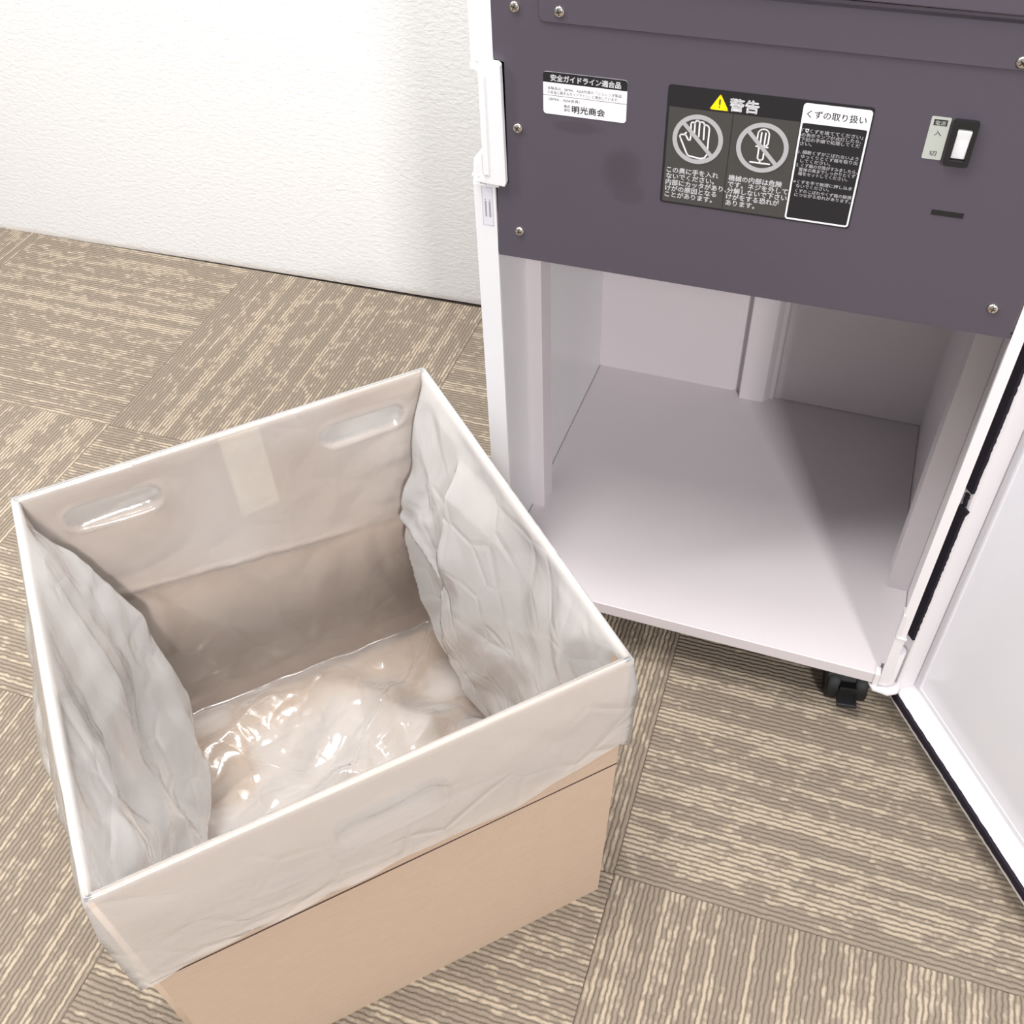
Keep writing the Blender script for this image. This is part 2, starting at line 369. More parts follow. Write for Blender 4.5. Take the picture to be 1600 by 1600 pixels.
# ------------------------------------------------------------------ document shredder cabinet (local frame: x right, y into the cabinet)
SH = thing('document_shredder', 'tall white office shredder cabinet on castors with plum-grey front and open door', 'shredder',
           (0.762424, -0.271115, 0), -0.024956)
ZF = 0.1032; TOP = 0.93
def shredder():
    # carcass
    bm = bmesh.new()
    prism(bm, [(.006,0),(.027,0),(.027,.003),(.011,.003),(.003,.018),(.003,.468),(-.0115,.468),(-.0115,.046)], .045, .648, 'z')
    obj('left_side', bm, M_gloss, SH)
    bm = bmesh.new()
    prism(bm, [(.0186,0),(.0306,0),(.0306,.003),(.0205,.003),(.003,.045),(.003,.468),(-.0115,.468),(-.0115,.075)], .648, .7585, 'z')
    prism(bm, [(.011,0),(.0306,0),(.0306,.003),(.013,.003),(.003,.035),(.003,.468),(-.0115,.468),(-.0115,.056)], .7585, TOP, 'z')
    obj('upper_left_side', bm, M_gloss, SH)
    bm = bmesh.new()
    prism(bm, [(.4805,0),(.4905,0),(.4905,.003),(.487,.006),(.502,.032),(.502,.468),(.487,.468),(.487,.1735),(.4985,.1735),(.4985,.034),(.4805,.006)], .085, TOP, 'z')
    obj('right_side', bm, M_white, SH)
    for nm, pts in (('left_jamb', [(.0025,.139),(.0202,.139),(.0206,.1725),(.0025,.1725)]), ('right_jamb', [(.4725,.139),(.4984,.139),(.4984,.1725),(.4725,.1725)])):
        bm = bmesh.new(); prism(bm, pts, ZF-.001, .62, 'z', 0.0008); obj(nm, bm, M_inner, SH)
    bm = bmesh.new(); box(bm, .003, .487, .4655, .469, .06, TOP); obj('back_panel', bm, M_inner, SH)
    bm = bmesh.new(); box(bm, .003, .2126, .4635, .4658, ZF-.001, .62); 
    box(bm, .288, .487, .4642, .4658, ZF+.001, .62); obj('back_plate', bm, M_inner, SH)
    bm = bmesh.new()
    prism(bm, [(.222,.4665),(.2254,.449),(.261,.449),(.2685,.4605),(.2745,.4605),(.277,.4665)], ZF-.001, .62, 'z', 0.0008)
    obj('back_channel', bm, M_inner, SH)
    bm = bmesh.new(); prism(bm, [(.0035,0),(.4785,0),(.4795,.0185),(.4890,.0185),(.4980,.034),(.4980,.170),(.4866,.1725),(.4866,.466),(.0035,.466)], ZF-.0183, ZF, 'z', 0.001); obj('base_shelf', bm, M_inner, SH)
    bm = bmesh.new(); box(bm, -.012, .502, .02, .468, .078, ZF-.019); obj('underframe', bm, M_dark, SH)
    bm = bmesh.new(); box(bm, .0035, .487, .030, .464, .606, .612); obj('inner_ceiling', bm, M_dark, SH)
    bm = bmesh.new(); box(bm, -.012, .502, .0, .468, TOP, TOP+.03, .004); obj('top_cover', bm, M_white, SH)
    # dark front panel, one sheet with notches for the latch
    bm = bmesh.new()
    prism(bm, [(.0276,.5795),(.4785,.5805),(.4785,TOP-.001),(.0308,TOP-.001),(.0308,.762),(.0400,.760),(.0400,.6535),(.0292,.650)], .0002, .003, 'y')
    box(bm, .0276, .4785, .003, .016, .5795, .582)
    prism(bm, [(.0245,.583),(.0280,.580),(.0280,.5855),(.0250,.586)], .001, .004, 'y')
    prism(bm, [(.478,.5800),(.4835,.5815),(.4835,.5845),(.478,.5845)], .001, .004, 'y')
    fp = obj('front_panel', bm, M_panel, SH)
    bm = bmesh.new(); prism(bm, rrect(.071,.4770,.7955,.829,.004), -.0016, .0002, 'y', 0.0004)
    prism(bm, [(.071,.826),(.477,.826),(.477,.831),(.071,.831)], -.0016, .0002, 'y')
    obj('overlay_plate', bm, M_panel, fp)
    bm = bmesh.new(); prism(bm, [(.090,.8338),(.4770,.8318),(.4770,.925),(.090,.925)], -.006, .0002, 'y', 0.001); obj('upper_plate', bm, M_panel, fp)
    # pan-head cross screws
    bm = bmesh.new(); n = 20
    prof = [(.0044,0),(.0044,.0006),(.0040,.0016),(.0030,.0023),(.0016,.0026)]
    rings = [[bm.verts.new((r*math.cos(2*math.pi*i/n), -h, r*math.sin(2*math.pi*i/n))) for i in range(n)] for r, h in prof]
    for a, b in zip(rings[:-1], rings[1:]):
        for i in range(n): bm.faces.new((a[i], a[(i+1)%n], b[(i+1)%n], b[i]))
    bm.faces.new(rings[-1]); bm.faces.new(rings[0])
    s0 = obj('screw', bm, M_screw, fp, True)
    sm = s0.data; bm = bmesh.new()
    for a in (0, math.pi/2):
        b2 = bmesh.new(); box(b2, -.0024, .0024, -.0027, -.0020, -.00045, .00045)
        b2.transform(Matrix.Rotation(a, 4, 'Y')); me = bpy.data.meshes.new('t'); b2.to_mesh(me); b2.free(); bm.from_mesh(me); bpy.data.meshes.remove(me)
    # dark cross joined onto the head, its colour painting the recess's shade
    b3 = bmesh.new(); b3.from_mesh(sm); k0 = len(b3.faces)
    me = bpy.data.meshes.new('t'); bm.to_mesh(me); bm.free(); b3.from_mesh(me); bpy.data.meshes.remove(me)
    b3.faces.ensure_lookup_table()
    for f in b3.faces[k0:]: f.material_index = 1
    b3.to_mesh(sm); b3.free(); sm.materials.append(M_slot)
    spots = [(.0507,.8041,0),(.088,.8042,-.0016),(.0503,.7058,0),(.0491,.6077,0),(.4225,.8013,-.0016),(.4587,.6065,0)]
    for i, (x, z, y) in enumerate(spots):
        o = s0 if i == 0 else s0.copy()
        if i: C.objects.link(o); o.parent = fp
        o.location = (x, y+.0002, z); o.rotation_euler = (0, .4+i*.9, 0)
    # key slot in the panel
    bm = bmesh.new(); box(bm, .392, .4157, -.0003, .0006, .6805, .6846); obj('key_slot', bm, M_rubber, fp)
    # latch cover that reaches over the panel
    bm = bmesh.new()
    prism(bm, [(.0115,.7585),(.0205,.7555),(.0205,.7615),(.0360,.7610),(.0385,.7590),(.0396,.6560),(.0385,.6528),(.0100,.6535),(.0115,.6565),(.0190,.658),(.0186,.750),(.0170,.7525),(.0120,.7535)], -.006, .0, 'y', 0.0007)
    la = obj('latch_cover', bm, M_gloss, SH)
    bm = bmesh.new(); prism(bm, [(.006,.6575),(.0195,.6575),(.0195,.680),(.0165,.680)], -.004, .006, 'y', .0006); obj('latch_wedge', bm, M_gloss, la)
    bm = bmesh.new(); box(bm, .0190, .0245, -.0072, -.0058, .662, .750, .0006); obj('latch_ridge', bm, M_gloss, la)
    # small silver tag on the left edge
    tg = obj('tag_sticker', plate(rrect(.0136,.0240,.6088,.6468,.0006), -.0002, 0), M_silver, SH)
    bm = bmesh.new()
    for x0, x1 in ((.0162,.0178),(.0200,.0218)): box(bm, x0, x1, -.00035, -.0002, .6175, .6330)
    for p in ((.0170,.6345),(.0209,.6345)): box(bm, p[0]-.0005, p[0]+.0005, -.00035, -.0002, p[1]-.0005, p[1]+.0005)
    obj('printed_bar', bm, plain('printed_grey', (150,148,160), .5), tg)
    bm = bmesh.new()
    for a in ((.0136,.0240,.6088,.60925),(.0136,.0240,.64635,.6468),(.0136,.0140,.6088,.6468),(.0236,.0240,.6088,.6468)): box(bm, a[0], a[1], -.0003, -.0002, a[2], a[3])
    obj('tag_border', bm, plain('printed_blue_grey', (168,168,188), .5), tg)
shredder()

def stickers():
    # compliance sticker
    st = obj('compliance_sticker', plate(rrect(.0737,.1444,.7220,.7567,.0026), -.0002, .0002), M_lwhite, SH)
    st['label'] = 'white sticker with a black title band'
    top = [p for p in rrect(.0737,.1444,.70,.7567,.0026) if p[1] > .74]
    pts = top[:6]+top[6:]+[(.0737,.7482),(.1444,.7482)]
    obj('title_band', plate(pts, -.00026, -.0001), M_lblack, st)
    bm = bmesh.new(); box(bm, .0737, .1444, -.0003, -.0001, .73755, .73785); obj('divider_line', bm, M_ltext, st)
    y = -.00036
    text('lettering', [('安全ガイドライン適合品', .0802, .7501, .0588)], .0056, M_lwhite, st, y, .03)
    text('small_lettering', [('本製品は、JBMIA、AJSA作成の「シュレッダ製品', .0775, .7426, .0625), ('の安全に関するガイドライン」に適合しています。', .0775, .7392, .060),
                       ('（JBMIA、AJSA会員）', .0780, .7337, .027)], .0029, M_ltext, st, y, .0)
    text('lettering', [('明光商会', .0985, .7256, .0280)], .0066, M_ltext, st, y, .02)
    text('small_lettering', [('株式', .0916, .7289, .0052), ('会社', .0916, .7259, .0052)], .0027, M_ltext, st, y, .01)
    # warning label
    wl = obj('warning_label', plate(rrect(.1773,.3340,.6577,.7579,.0026), -.0002, .0002), M_lblack, SH)
    wl['label'] = 'black warning label with two prohibition signs'
    bm = bmesh.new()
    prism(bm, [(.1793,.6592),(.2300,.6592),(.2300,.7406),(.1793,.7406)], -.00028, -.0001, 'y')
    prism(bm, [(.2306,.6592),(.2815,.6592),(.2815,.7406),(.2306,.7406)], -.00028, -.0001, 'y')
    obj('grey_field', bm, M_lgrey, wl)
    y = -.0004
    fr = outline([rrect(.2821,.3330,.6590,.7558,.0026), rrect(.2835,.3316,.6604,.7404,.0012)], .00006)
    fr.transform(Matrix.Translation((0, -.0003, 0))); link('white_frame', fr, M_lwhite, wl)
    # yellow triangle
    bm = bmesh.new()
    T = [(.2118,.7424),(.2256,.7424),(.2187,.7543)]
    prism(bm, T, -.0003, -.0001, 'y', 0.00004); tr = obj('warning_triangle', bm, M_lyellow, wl)
    bm = stroke([[(.2118+.0004,.7428),(.2252,.7428),(.2187,.7538),(.2122,.7428)]], .0012, -.0003); 
    me = bpy.data.meshes.new('t'); bm.to_mesh(me); bm.free(); b2 = bmesh.new(); b2.from_mesh(tr.data); b2.from_mesh(me); b2.to_mesh(tr.data); b2.free(); bpy.data.meshes.remove(me)
    bm = stroke([[(.2187,.7503),(.2187,.7468)], [(.2187,.7448),(.2187,.74475)]], .0011, -.00042); obj('exclamation_mark', bm, M_ltext, wl)
    # prohibition rings
    def arc(cx, cz, r, a0, a1, n): return [(cx+r*math.cos(math.radians(a0+(a1-a0)*i/n)), cz+r*math.sin(math.radians(a0+(a1-a0)*i/n))) for i in range(n+1)]
    for cx, cz in ((.2043,.7163),(.2560,.7163)):
        me = outline([arc(cx, cz, .0205, 0, 360, 48)[:-1], arc(cx, cz, .0168, 0, 360, 48)[:-1]], .00006)
        bm = bmesh.new(); bm.from_mesh(me); bpy.data.meshes.remove(me)
        for v in bm.verts: v.co.y -= .0006
        d = .7071
        b2 = stroke([[(cx-.0125, cz+.0125), (cx+.0125, cz-.0125)]], .0032, -.00055); me = bpy.data.meshes.new('t'); b2.to_mesh(me); b2.free(); bm.from_mesh(me); bpy.data.meshes.remove(me)
        obj('prohibition_ring', bm, M_lring, wl)
    hand = [[(.1946,.7210),(.1938,.7180),(.1960,.7138),(.1972,.7122),(.1985,.7124),(.1988,.7140),(.1984,.7190)],
            [(.1946,.7210),(.1930,.7190),(.1905,.7190),(.1896,.7175),(.1905,.7155),(.1965,.7035),(.1980,.7018),(.2080,.7006),(.2112,.7018),(.2128,.7045)],
            [(.1984,.7190),(.1978,.7285),(.1986,.7300),(.2005,.7300),(.2012,.7288)],
            [(.2012,.7200),(.2010,.7300),(.2020,.7317),(.2038,.7317),(.2047,.7303),(.2050,.7190)],
            [(.2047,.7303),(.2058,.7312),(.2078,.7308),(.2086,.7292),(.2090,.7170)],
            [(.2086,.7280),(.2098,.7292),(.2118,.7284),(.2128,.7265),(.2130,.7085)]]
    hand = hand[1:]
    hand.insert(0, [(.1930,.7195),(.1945,.7188),(.1968,.7150),(.1982,.7150),(.1986,.7190)])
    obj('hand_pictogram', stroke(hand, .00125, -.0004), M_lwhite, wl)
    sd = [arc(.2556,.7272,.0044,0,180,10), [(.2512,.7272),(.2512,.7200),(.2527,.7180),(.2585,.7180),(.2600,.7200),(.2600,.7272)],
          [(.2540,.7285),(.2540,.7195)], [(.2572,.7285),(.2572,.7195)], [(.2510,.7172),(.2602,.7172)], [(.2534,.7172),(.2534,.7075)], [(.2578,.7172),(.2578,.7075)],
          [(.2534,.7075),(.2545,.7062),(.2567,.7062),(.2578,.7075)], [(.2556,.7062),(.2556,.7038)], [(.2480,.7036),(.2634,.7036)]]
    obj('screwdriver_pictogram', stroke(sd, .0012, -.0004), M_lwhite, wl)
    text('lettering', [('警告', .2266, .7437, .0225)], .0105, M_lwhite, wl, y, .035)
    def rows(ls, x, z0, dz, size): return [(s, x, z0-i*dz, size*(len(s)-(.55 if s[-1] in '。、' else 0))*.98) for i, s in enumerate(ls)]
    text('lettering', rows(['この奥に手を入れ','ないでください。','内部にカッタがあり、','けがの原因となる','ことがあります。'], .1812, .6858, .0055, .0055), .0055, M_lwhite, wl, y, .022)
    r2 = rows(['機械の内部は危険','です。ネジを外して','分解しないで下さい。','けがをする恐れが','あります。'], .2327, .6858, .0055, .0055)
    text('lettering', r2, .0055, M_lwhite, wl, y, .022)
    text('lettering', [('くずの取り扱い', .2856, .7452, .0440)], .0066, M_ltext, wl, y, .012)
    L = [('「', .2842, .7333, .0012), ('くずを捨ててください」', .2900, .7333, .0396), ('の表示ランプが点灯したら、', .2842, .7298, .0450), ('下記の手順で処理してくだ', .2842, .7263, .0446), ('さい。', .2842, .7228, .0090),
         ('1. 細断くずがこぼれないよう', .2842, .7160, .0455), ('ゆっくりとくず箱を取り出', .2868, .7125, .0428), ('してください。', .2868, .7090, .0230),
         ('2. くず箱の交換がすみましたら、', .2842, .7052, .0470), ('筐体の奥までしっかりとくず', .2868, .7017, .0435), ('箱をセットしてください。', .2868, .6982, .0380),
         ('※くずを手で無理に押し込ま', .2842, .6912, .0455), ('ないでください。', .2868, .6877, .0260), ('くずのこぼれやくず箱の破損', .2868, .6836, .0440), ('につながる恐れがあります。', .2868, .6801, .0440)]
    text('small_lettering', L, .0034, M_lwhite, wl, y, .006)
    obj('bin_pictogram', stroke([[(.2866,.7358),(.2890,.7358)], [(.2868,.7355),(.2872,.7335),(.2884,.7335),(.2888,.7355)]], .0006, -.0004), M_lwhite, wl)
    # switch sticker and rocker switch
    ss = obj('switch_sticker', plate(rrect(.3742,.3880,.7245,.7569,.0010), -.0002, .0002), M_lgreen, SH)
    bm = bmesh.new(); box(bm, .3764, .3859, -.0003, -.0001, .7504, .7550); obj('title_band', bm, M_ltext, ss)
    text('lettering', [('電源', .3775, .7511, .0074)], .0036, M_lgreen, ss, -.0004, .0)
    text('lettering', [('入', .3785, .7432, .0052), ('切', .3787, .7276, .0052)], .0046, M_ltext, ss, -.0004, .0)
    me = outline([rrect(.3898,.4078,.7226,.7572,.0022), rrect(.3938,.4046,.7270,.7514,.0008)], .0022)
    me.transform(Matrix.Translation((0, -.0018, 0))); sw = link('power_switch', me, M_black, SH)
    bm = bmesh.new(); prism(bm, [(-.0006,.7508),(-.0042,.7500),(-.0028,.7430),(-.0012,.7276),(.0004,.7274)], .3941, .4043, 'x', .0006); obj('rocker', bm, M_lwhite, sw)
stickers()

def door():
    H = Vector((.4946, .0217, 0)); ang = math.atan2(-.8135, .5816)
    dr = bpy.data.objects.new('door', None); C.objects.link(dr); dr.parent = SH; dr.location = H; dr.rotation_euler = (0, 0, ang)
    # door frame: x runs away from the hinge, y = 0 is the inner rim, +y is outward... inner normal is -y here
    W, Z0, Z1 = .46, .050, .93
    bm = bmesh.new()
    # folded frame, 15 mm wide on its inner face, and the outer skin
    D = .046; zb = Z0+.0206
    box(bm, 0, W, D-.002, D, Z0, Z1)
    obj('door_skin', bm, M_white, dr)
    bm = bmesh.new()
    prism(bm, [(0, 0), (.0130, 0), (.0150, .003), (.0150, .0205), (.0150, D-.002), (0, D-.002)], Z0+.0003, Z1, 'z', .0008)
    box(bm, W-.015, W, 0, D-.002, Z0+.0003, Z1, .0008)
    prism(bm, [(0, Z0), (D-.002, Z0), (D-.002, zb), (.0015, zb), (0, zb-.0015)], .0151, W-.0151, 'x')
    box(bm, .0151, W-.0151, 0, D-.002, Z1-.020, Z1, .0008)
    obj('door_frame', bm, M_white, dr)
    bm = bmesh.new()
    def ring(i, y): return [bm.verts.new(p) for p in ((.0152+i,y,zb+i),(W-.0152-i,y,zb+i),(W-.0152-i,y,Z1-.020-i),(.0152+i,y,Z1-.020-i))]
    rr = [ring(0, .0300), ring(0, .0245), ring(.0095, .0235), ring(.0105, .0215), ring(.0125, .0212), ring(.0140, .0220)]
    for p, q in zip(rr[:-1], rr[1:]):
        for i in range(4): bm.faces.new((p[i], p[(i+1)%4], q[(i+1)%4], q[i]))
    bm.faces.new(rr[-1]); bm.faces.new(rr[0])
    obj('inner_panel', bm, M_door, dr)
    # felt gaskets
    rnd = random.Random(2); GZ0 = .166
    def strip(pts, wid, thick, along):
        """felt strip stuck on the frame's inner face; pts list of (offset across, position along)"""
        bm = bmesh.new(); rings = []
        for c, q in pts:
            j = rnd.uniform(-.0005, .0005); k = rnd.uniform(-.0005, .0005)
            sec = ((c+j, .0002), (c+j+.0006, -thick), (c+wid+k-.0006, -thick), (c+wid+k, .0002))
            rings.append([bm.verts.new((a, y, q) if along == 'z' else (q, y, a)) for a, y in sec])
        for p, q in zip(rings[:-1], rings[1:]):
            for i in range(4): bm.faces.new((p[i], p[(i+1)%4], q[(i+1)%4], q[i]))
        bm.faces.new(rings[0]); bm.faces.new(rings[-1]); return bm
    lo = [(.0008+(0 if z < .362 else (z-.362)*.2), z) for z in np.linspace(GZ0, .374, 80)]
    hi = [(.0008, z) for z in np.linspace(.396, .92, 150)]
    obj('gasket_strip', strip(lo, .0122, .003, 'z'), M_felt, dr)
    obj('gasket_strip', strip(hi, .0122, .003, 'z'), M_felt, dr)
    bm = strip([(.004+rnd.uniform(-.001,.001), z) for z in np.linspace(.376, .391, 10)], .0055, .002, 'z'); obj('torn_felt', bm, M_felt, dr)
    obj('gasket_strip', strip([(Z0+.0085, x) for x in np.linspace(.001, W-.004, 130)], .0112, .003, 'x'), M_felt, dr)
    # hinge: barrel and bracket, under the door's corner
    hg = bmesh.new()
    cyl(hg, (.4905, .0110, .083), .0085, .060, 'z', 24, bev=.001)
    hp = obj('hinge_barrel', hg, M_white, SH, True)
    bm = bmesh.new(); prism(bm, [(.470,.004),(.476,-.006),(.494,-.008),(.504,-.002),(.506,.012),(.488,.016),(.474,.012)], .078, .082, 'z', .0006)
    box(bm, .474, .480, -.002, .010, .082, ZF+.002, .0006)
    obj('hinge_bracket', bm, M_white, SH)
    bm = bmesh.new(); box(bm, .4800, .4815, -.0015, .012, .175, .215); box(bm, .4800, .492, -.0015, .001, .175, .1765); obj('hinge_clip', bm, M_gloss, SH)
door()

def casters():
    def make(x, y, ang):
        ca = bpy.data.objects.new('castor', None); C.objects.link(ca); ca.parent = SH; ca.location = (x, y, 0); ca.rotation_euler = (0, 0, ang)
        bm = bmesh.new(); box(bm, -.028, .028, -.032, .032, .070, .0779, .002); cyl(bm, (0, 0, .058), .015, .014, 'z', 20)
        prism(bm, [(-.020,.058),(.020,.058),(.030,.040),(.028,.026),(.010,.034),(-.010,.050)], -.026, .026, 'y', .002)
        ca_h = obj('housing', bm, M_black, ca)
        for s in (-1, 1):
            bm = bmesh.new(); cyl(bm, (.014, s*.0165-.008, .025), .025, .016, 'y', 28, bev=.003); obj('wheel', bm, M_rubber, ca, True)
        bm = bmesh.new(); box(bm, .036, .056, -.012, .012, .022, .028, .0015); box(bm, .028, .040, -.010, .010, .026, .040, .001); obj('brake_pedal', bm, M_black, ca)
    make(.448, .056, -1.42); make(.055, .065, -1.2); make(.438, .40, .8); make(.055, .40, 2.0)
casters()

# ------------------------------------------------------------------ cardboard bin and its liner (box frame: u along the front, v to the back)
BX, BY, BT = 0.6904, -0.8805, 0.7759
BH = 0.417
RIM = {'F': (-.0015, -.0030), 'R': (.4370, .0010), 'B': (.4335, .4375), 'L': (.0030, .4380)}
BASE = {'F': (.002, .002), 'R': (.4195, .0035), 'B': (.4220, .4345), 'L': (.004, .4345)}
def corner(k, z):
    f = max(0, min(1.02, z/BH)); a, b = BASE[k], RIM[k]
    return np.array([a[0]+(b[0]-a[0])*f, a[1]+(b[1]-a[1])*f])
def carton():
    bx = thing('cardboard_box', 'open brown cardboard waste box with a dark printed line standing on the carpet', 'box', (BX, BY, 0), BT)
    TH = .005
    def stadium(cx, cz, L, h):
        pts = []
        for s in (1, -1):
            for i in range(13):
                t = math.radians(-90+15*i); pts.append((cx+s*((L-h)/2+h/2*math.cos(t)), cz+s*h/2*math.sin(t)))
        return pts
    holes = {('F','R'): [.2165/.43], ('R','B'): [], ('L','B'): [.083/.435, .356/.435], ('F','L'): []}
    for (a, b), hs in holes.items():
        n = 1.0
        polys = [[(0, 0), (n, 0), (n, 1), (0, 1)]]
        Lh = .430
        polys = [[(x*Lh, z*BH) for x, z in polys[0]]]+[stadium(h*Lh, .362 if a == 'F' else .374, .096, .030) for h in hs]
        me = outline(polys, TH/2)
        bm = bmesh.new(); bm.from_mesh(me); bpy.data.meshes.remove(me)
        for v in bm.verts:
            s, z, y = v.co.x/Lh, v.co.z, v.co.y
            pa, pb = corner(a, z), corner(b, z); p = pa+(pb-pa)*s
            d = (pb-pa)/np.linalg.norm(pb-pa); nrm = np.array([-d[1], d[0]])
            side = {('F','R'): 1, ('R','B'): 1, ('L','B'): -1, ('F','L'): -1}[(a, b)]
            p = p+nrm*side*(TH/2)+nrm*y
            v.co = (p[0], p[1], z)
        obj('side_panel', bm, M_board, bx)
    bm = bmesh.new()
    q = [corner(k, .004) for k in 'FRBL']
    prism(bm, [(p[0]+(.004 if k in 'FL' else -.004), p[1]+(.004 if k in 'FR' else -.004)) for k, p in zip('FRBL', q)], .0005, .0055, 'z'); obj('bottom_panel', bm, M_board, bx)
    # printed line round the outside
    bm = bmesh.new(); rr = []
    for z in (.2595, .2613):
        rr.append([bm.verts.new((p[0]+e[0]*.0004, p[1]+e[1]*.0004, z)) for p, e in ((corner('F', z), (-1,-1)), (corner('R', z), (1,-1)), (corner('B', z), (1,1)), (corner('L', z), (-1,1)))])
    for i in range(4): bm.faces.new((rr[0][i], rr[0][(i+1)%4], rr[1][(i+1)%4], rr[1][i]))
    obj('printed_line', bm, M_line, bx)
    # pale paper strip inside the back wall
    bm = bmesh.new(); zz = (.292, BH-.002)
    box(bm, .204, .247, corner('L', .35)[1]-TH-.0006, corner('L', .35)[1]-TH+.001, *zz); t = obj('paper_strip', bm, M_tape, bx); t['label'] = 'pale strip on the inner wall'
carton()

def liner():
    rs = np.random.RandomState(7)
    # smooth value noise and fold fields
    G = rs.rand(64, 64, 64).astype(np.float64)
    def vn(x, y, z):
        def s(a): 
            i = np.floor(a).astype(int); f = a-i; return i, f*f*(3-2*f)
        xi, xf = s(x); yi, yf = s(y); zi, zf = s(z); r = 0
        for dx in (0, 1):
            for dy in (0, 1):
                for dz in (0, 1):
                    wgt = (xf if dx else 1-xf)*(yf if dy else 1-yf)*(zf if dz else 1-zf)
                    r = r+wgt*G[(xi+dx) % 64, (yi+dy) % 64, (zi+dz) % 64]
        return r*2-1
    def fold(p, q, seed, n=10, f0=6.0, f1=24.0):
        """sum of straight creases: sharp triangular waves with random headings, each living in its own patches"""
        r2 = np.random.RandomState(seed); out = 0
        for k in range(n):
            a = r2.rand()*math.pi; fr = f0*(f1/f0)**(k/(n-1)); ph = r2.rand()*9
            c = (p*math.cos(a)+q*math.sin(a))*fr+ph+.12*vn(p*7+k, q*7, np.full_like(p, seed+k*1.7))
            tri = np.abs(2*(c-np.floor(c))-1)-.5
            m = np.clip(vn(p*6+11*k, q*6+3, np.full_like(p, k*2.3+seed))*2.2+.2, 0, 1)
            out = out+tri*m/fr*8.0
        return out
    NSD = 112; W, D = .43, .437
    order = ['F', 'R', 'B', 'L']
    zi = np.concatenate([[BH+.0022], BH-.42*BH*np.linspace(0.012, .5, 26)**1.15, BH-np.linspace(.225*BH*.8+.03, BH-.028, 46)])
    zi = np.concatenate([[BH+.0022], np.linspace(BH-.004, .026, 112)])
    def inner_pt(side, a, z):
        A, B = order[side], order[(side+1) % 4]
        ca = np.array([corner(A, t) for t in z]); cb = np.array([corner(B, t) for t in z])
        p = ca+(cb-ca)*a[:, None]
        nrm = {0: (0, 1), 1: (-1, 0), 2: (0, -1), 3: (1, 0)}[side]
        return p, np.array(nrm, float)
    def bump_prof(v, vp, D_, back=1.0, fall=.12, keep=.3):
        up = np.clip((D_-v)/np.maximum(D_-vp, 1e-3), 0, 1); up = up*up*(3-2*up)*.35+np.sqrt(np.clip(up, 0, 1))*.65
        dn = keep+(1-keep)*np.exp(-np.clip(vp-v, 0, 1)/fall)
        return np.where(v > vp, up, dn)
    def disp(side, a, z):
        edge = np.clip((BH-z)/.02, 0, 1); edge = edge*edge*(3-2*edge)
        rim = np.clip((BH-z)/.07, 0, 1)
        ce = np.minimum(a, 1-a); cw = np.clip(ce/.03, 0, 1)
        s = a*W
        base = .0062+.0*a
        if side == 0:
            f = fold(s, z, 3, 9)*.0028
            return base+edge*cw*(np.abs(f)+.004*np.sin(a*math.pi))
        if side == 1:
            v = a*D
            vp = np.interp(z, [.02,.04,.1,.2,.3,.38], [.24,.27,.342,.405,.415,.42])
            am = np.interp(z, [.026,.045,.1,.2,.26,.3,.38,.417], [.008,.036,.044,.055,.048,.034,.010,0])
            d = am*bump_prof(v, vp, D, keep=.25, fall=.10)
            step = np.clip((.318+.02*(z-.2)-v)/.012, 0, 1); step = step*step*(3-2*step)
            d = d+step*.016*np.clip((z-.05)/.06, 0, 1)*np.clip((.39-z)/.04, 0, 1)*np.exp(-np.clip(.31-v, 0, 1)/.10)
            f = fold(s, z, 15, 10, 5, 20)
            pin = np.exp(-(((v-.385)/.05)**2+((z-.285)/.045)**2))
            f2 = fold(s*1.0, z, 31, 10, 14, 46)
            # long slack creases
            cr = np.exp(-((z-(.235-.35*(.40-v)))/.006)**2)*np.clip((v-.30)/.02, 0, 1)
            return base+d+edge*cw*(f*.007+pin*f2*.012+cr*.006)*1.0
        if side == 2:
            f = fold(s, z, 5, 9, 4, 16)
            u = (1-a)*W
            cr = np.exp(-((z-(.262-.11*u))/.0035)**2)*np.clip((u-.04)/.02, 0, 1)*np.clip((.34-u)/.06, 0, 1)
            pin = np.exp(-(((u-.40)/.05)**2+((z-.27)/.06)**2))
            dimple = hole(u, z, .083, .374)+hole(u, z, .352, .374)
            return base-.0042*dimple+edge*cw*(np.abs(f)*.0035*(1-np.clip(dimple, 0, 1))+.0045*cr+pin*np.abs(fold(s, z, 44, 9, 12, 40))*.010)+.0+np.clip((.06-z)/.06, 0, 1)**2*.035
        v = (1-a)*D
        vp = np.interp(z, [.02,.05,.1,.15,.22,.3,.38], [.20,.262,.288,.349,.395,.405,.418])
        am = np.interp(z, [.026,.05,.1,.15,.22,.3,.38,.417], [.008,.040,.062,.074,.056,.042,.014,0])
        d = am*bump_prof(v, vp, D, keep=.35, fall=.13)
        f = fold(s, z, 62, 8, 4, 12); f2 = fold(s, z, 75, 8, 14, 34)
        return base+d+edge*cw*(f*.011+f2*.005)*(.4+.6*rim)
    def hole(x, z, cx, cz):
        L2, r = .048-.015, .015
        q = np.sqrt(np.maximum(np.abs(x-cx)-L2, 0)**2+(z-cz)**2)/r
        m = np.clip((1.0-q)/.30, 0, 1); return m*m*(3-2*m)-.45*np.exp(-((q-1.10)/.16)**2)
    aa = np.linspace(0, 1, NSD, endpoint=False)
    rows_in = []
    P = np.zeros((len(zi), 4*NSD, 3))
    dfull = np.zeros((len(zi), 4*NSD)); base = np.zeros((len(zi), 4*NSD, 2)); nr = np.zeros((4*NSD, 2))
    for sd in range(4):
        for i, a in enumerate(aa):
            c = sd*NSD+i; A = np.full(len(zi), a)
            p, n = inner_pt(sd, A, zi); base[:, c] = p; nr[c] = n
            dfull[:, c] = disp(sd, A, zi)
